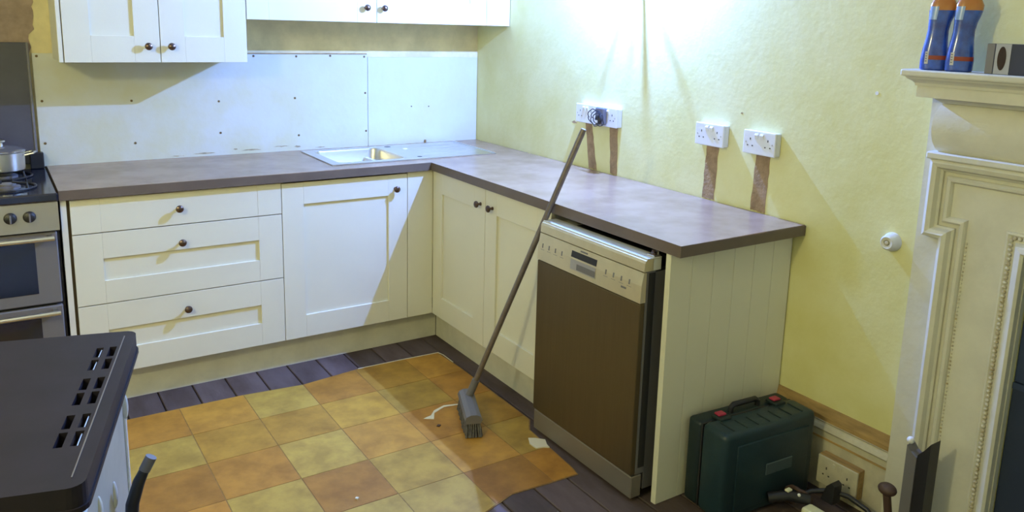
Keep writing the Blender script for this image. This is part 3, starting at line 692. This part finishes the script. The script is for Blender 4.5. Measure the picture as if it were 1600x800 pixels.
# blue board closing the opening
t = thing('fire_board', 'dark blue board closing the fireplace opening at the right edge', 'board', (.01, -3.43, 0))
obj('panel', bx(.004, .022, OPY0 - .002, mir(OPY0) + .002, .62, .995), 'navy', t)
obj('lower_panel', bx(.002, .022, OPY0 - .002, mir(OPY0) + .002, .001, .617), 'navy2', t)
obj('batten', bx(-.003, .004, OPY0 - .002, mir(OPY0) + .002, .60, .618), 'navy', t)
struct('wall_fireplace', bx(.1, .14, -2.95, -3.95, -.1, 1.1), 'black')

# ================================================================= BOTTLES AND BOX ON THE SHELF
ZS = 1.472
def bottle(x, y, rz, label):
    b = thing('detergent_bottle', label, 'bottle', (x, y, ZS), rz, 'blue bottles on the mantel shelf')
    def body(prof, mk, name, sh=0):
        bm = B(); rings = []
        for (wy, wx, z, dy) in prof:
            rings.append([bm.verts.new((wx * math.copysign(abs(math.cos(t)) ** .7, math.cos(t)), dy + wy * math.copysign(abs(math.sin(t)) ** .7, math.sin(t)), z)) for t in [2 * math.pi * k / 24 for k in range(24)]])
        for a, c_ in zip(rings, rings[1:]):
            for k in range(24): bm.faces.new((a[k], a[(k + 1) % 24], c_[(k + 1) % 24], c_[k]))
        bm.faces.new(rings[0][::-1]); bm.faces.new(rings[-1]); return obj(name, bm, mk, b, local=True, smooth=True)
    body([(.031, .022, 0, 0), (.035, .026, .004, 0), (.0355, .026, .03, 0), (.033, .025, .055, 0), (.029, .023, .085, -.001), (.027, .022, .11, -.002), (.029, .023, .135, -.004), (.033, .024, .155, -.007), (.0345, .024, .166, -.008)], 'blue', 'body')
    body([(.0343, .0238, .166, -.008), (.034, .0235, .18, -.009), (.026, .019, .20, -.008), (.016, .015, .212, -.006)], 'orange', 'shoulder')
    body([(.015, .015, .212, -.006), (.018, .018, .214, -.006), (.017, .017, .245, -.006), (.012, .012, .249, -.006)], 'white', 'cap')
    # film on the left shoulder, paper label and band wrapped close to the surface
    def wrap(mk, name, z0, z1, t0, t1, w_, wx_, dy=0, out=.0006, dy1=None, w1=None):
        bm = B(); N_ = 8; A_, B_ = [], []
        dy1 = dy if dy1 is None else dy1; w1 = w_ if w1 is None else w1
        for k in range(N_ + 1):
            t = math.radians(t0 + (t1 - t0) * k / N_); cx_ = math.copysign(abs(math.cos(t)) ** .7, math.cos(t)); sy_ = math.copysign(abs(math.sin(t)) ** .7, math.sin(t))
            A_.append(bm.verts.new(((wx_ + out) * cx_, dy + (w_ + out) * sy_, z0))); B_.append(bm.verts.new(((wx_ + out) * cx_, dy1 + (w1 + out) * sy_, z1)))
        for k in range(N_): bm.faces.new((A_[k], A_[k + 1], B_[k + 1], B_[k]))
        return obj(name, bm, mk, b, local=True, smooth=True)
    wrap('red', 'red_band', .030, .0415, 165, 245, .0356, .0262)
    wrap('lab', 'paper_label', .018, .052, 150, 166, .0358, .0264, out=.0012)
    for q in (.024, .031, .038, .045): wrap('labd', 'label_print', q, q + .003, 153, 161, .0358, .0264, out=.0018)
    wrap('pale', 'clear_film', .140, .176, 120, 170, .0300, .0236, -.0045, .001, -.009, .0342)
    return b
bottle(-.098, -2.722, math.radians(28), 'blue detergent bottle on the mantel shelf, left of the two')
bottle(-.098, -2.795, math.radians(28), 'blue detergent bottle on the mantel shelf, right of the two')
b = thing('packaged_box', 'small dark box with silver panel and dark oval, right of the bottles on the shelf', 'box', (-.08, -2.93, ZS))
obj('carton', bx(-.118, -.045, -2.876, -3.040, ZS + .0005, ZS + .080, .001), 'bxd', b)
obj('silver_panel', bx(-.1192, -.117, -2.899, -2.938, ZS + .001, ZS + .0795), 'bxs', b)
bm = B(); prism(bm, [(-2.917 + .011 * math.cos(q), ZS + .042 + .031 * math.sin(q)) for q in [k * math.pi / 10 for k in range(20)]], 'x', -.1200, -.1185); obj('dark_oval', bm, 'bxb', b)
obj('edge_panel', bx(-.1188, -.117, -2.8765, -2.896, ZS + .001, ZS + .0795), 'dwgrey', b)

# ================================================================= LAMPS (above and behind the frame)
L = KEY
t = thing('inspection_lamp', 'caged work lamp hung on the right wall above the sockets', 'lamp', (L.x, L.y, L.z))
obj('cap', lathe(B(), [(.040, .075), (.036, .11), (.022, .16), (.018, .24), (.006, .26)], tuple(L), 'z', 20), 'black', t, smooth=True)
obj('hook', tube(B(), [L + Vector((0, 0, .25)), L + Vector((.02, 0, .30)), L + Vector((.07, 0, .32)), L + Vector((.105, 0, .31))], .004, 8), 'steel', t, smooth=True)
for (a, bb, rw) in [((-1.27, 1.683), (-1.103, 1.255), .0022), ((-1.352, 1.683), (-1.30, 1.40), .0016), ((-1.43, 1.682), (-1.70, 1.25), .0022), ((-1.385, 1.62), (-1.42, 1.30), .006)]:
    P0, P1 = Vector((0, *a)), Vector((0, *bb)); D = (P1 - P0)
    ex = P0 - D * .55
    q0 = L + (ex - L) * .42; q1 = L + (P1 - L) * .26
    obj('cage_wire', tube(B(), [q0, (q0 + q1) / 2, q1], rw, 6), 'steel', t)
t = thing('pendant_lamp', 'plain pendant lamp hanging from the ceiling behind the camera', 'lamp', (FILL.x, FILL.y, ZC))
obj('flex', tube(B(), [(FILL.x, FILL.y, ZC), (FILL.x, FILL.y, FILL.z + .14)], .004, 8), 'white', t)
obj('holder', lathe(B(), [(.02, .10), (.02, .15), (.01, .17)], tuple(FILL), 'z', 14), 'white', t)
clean()
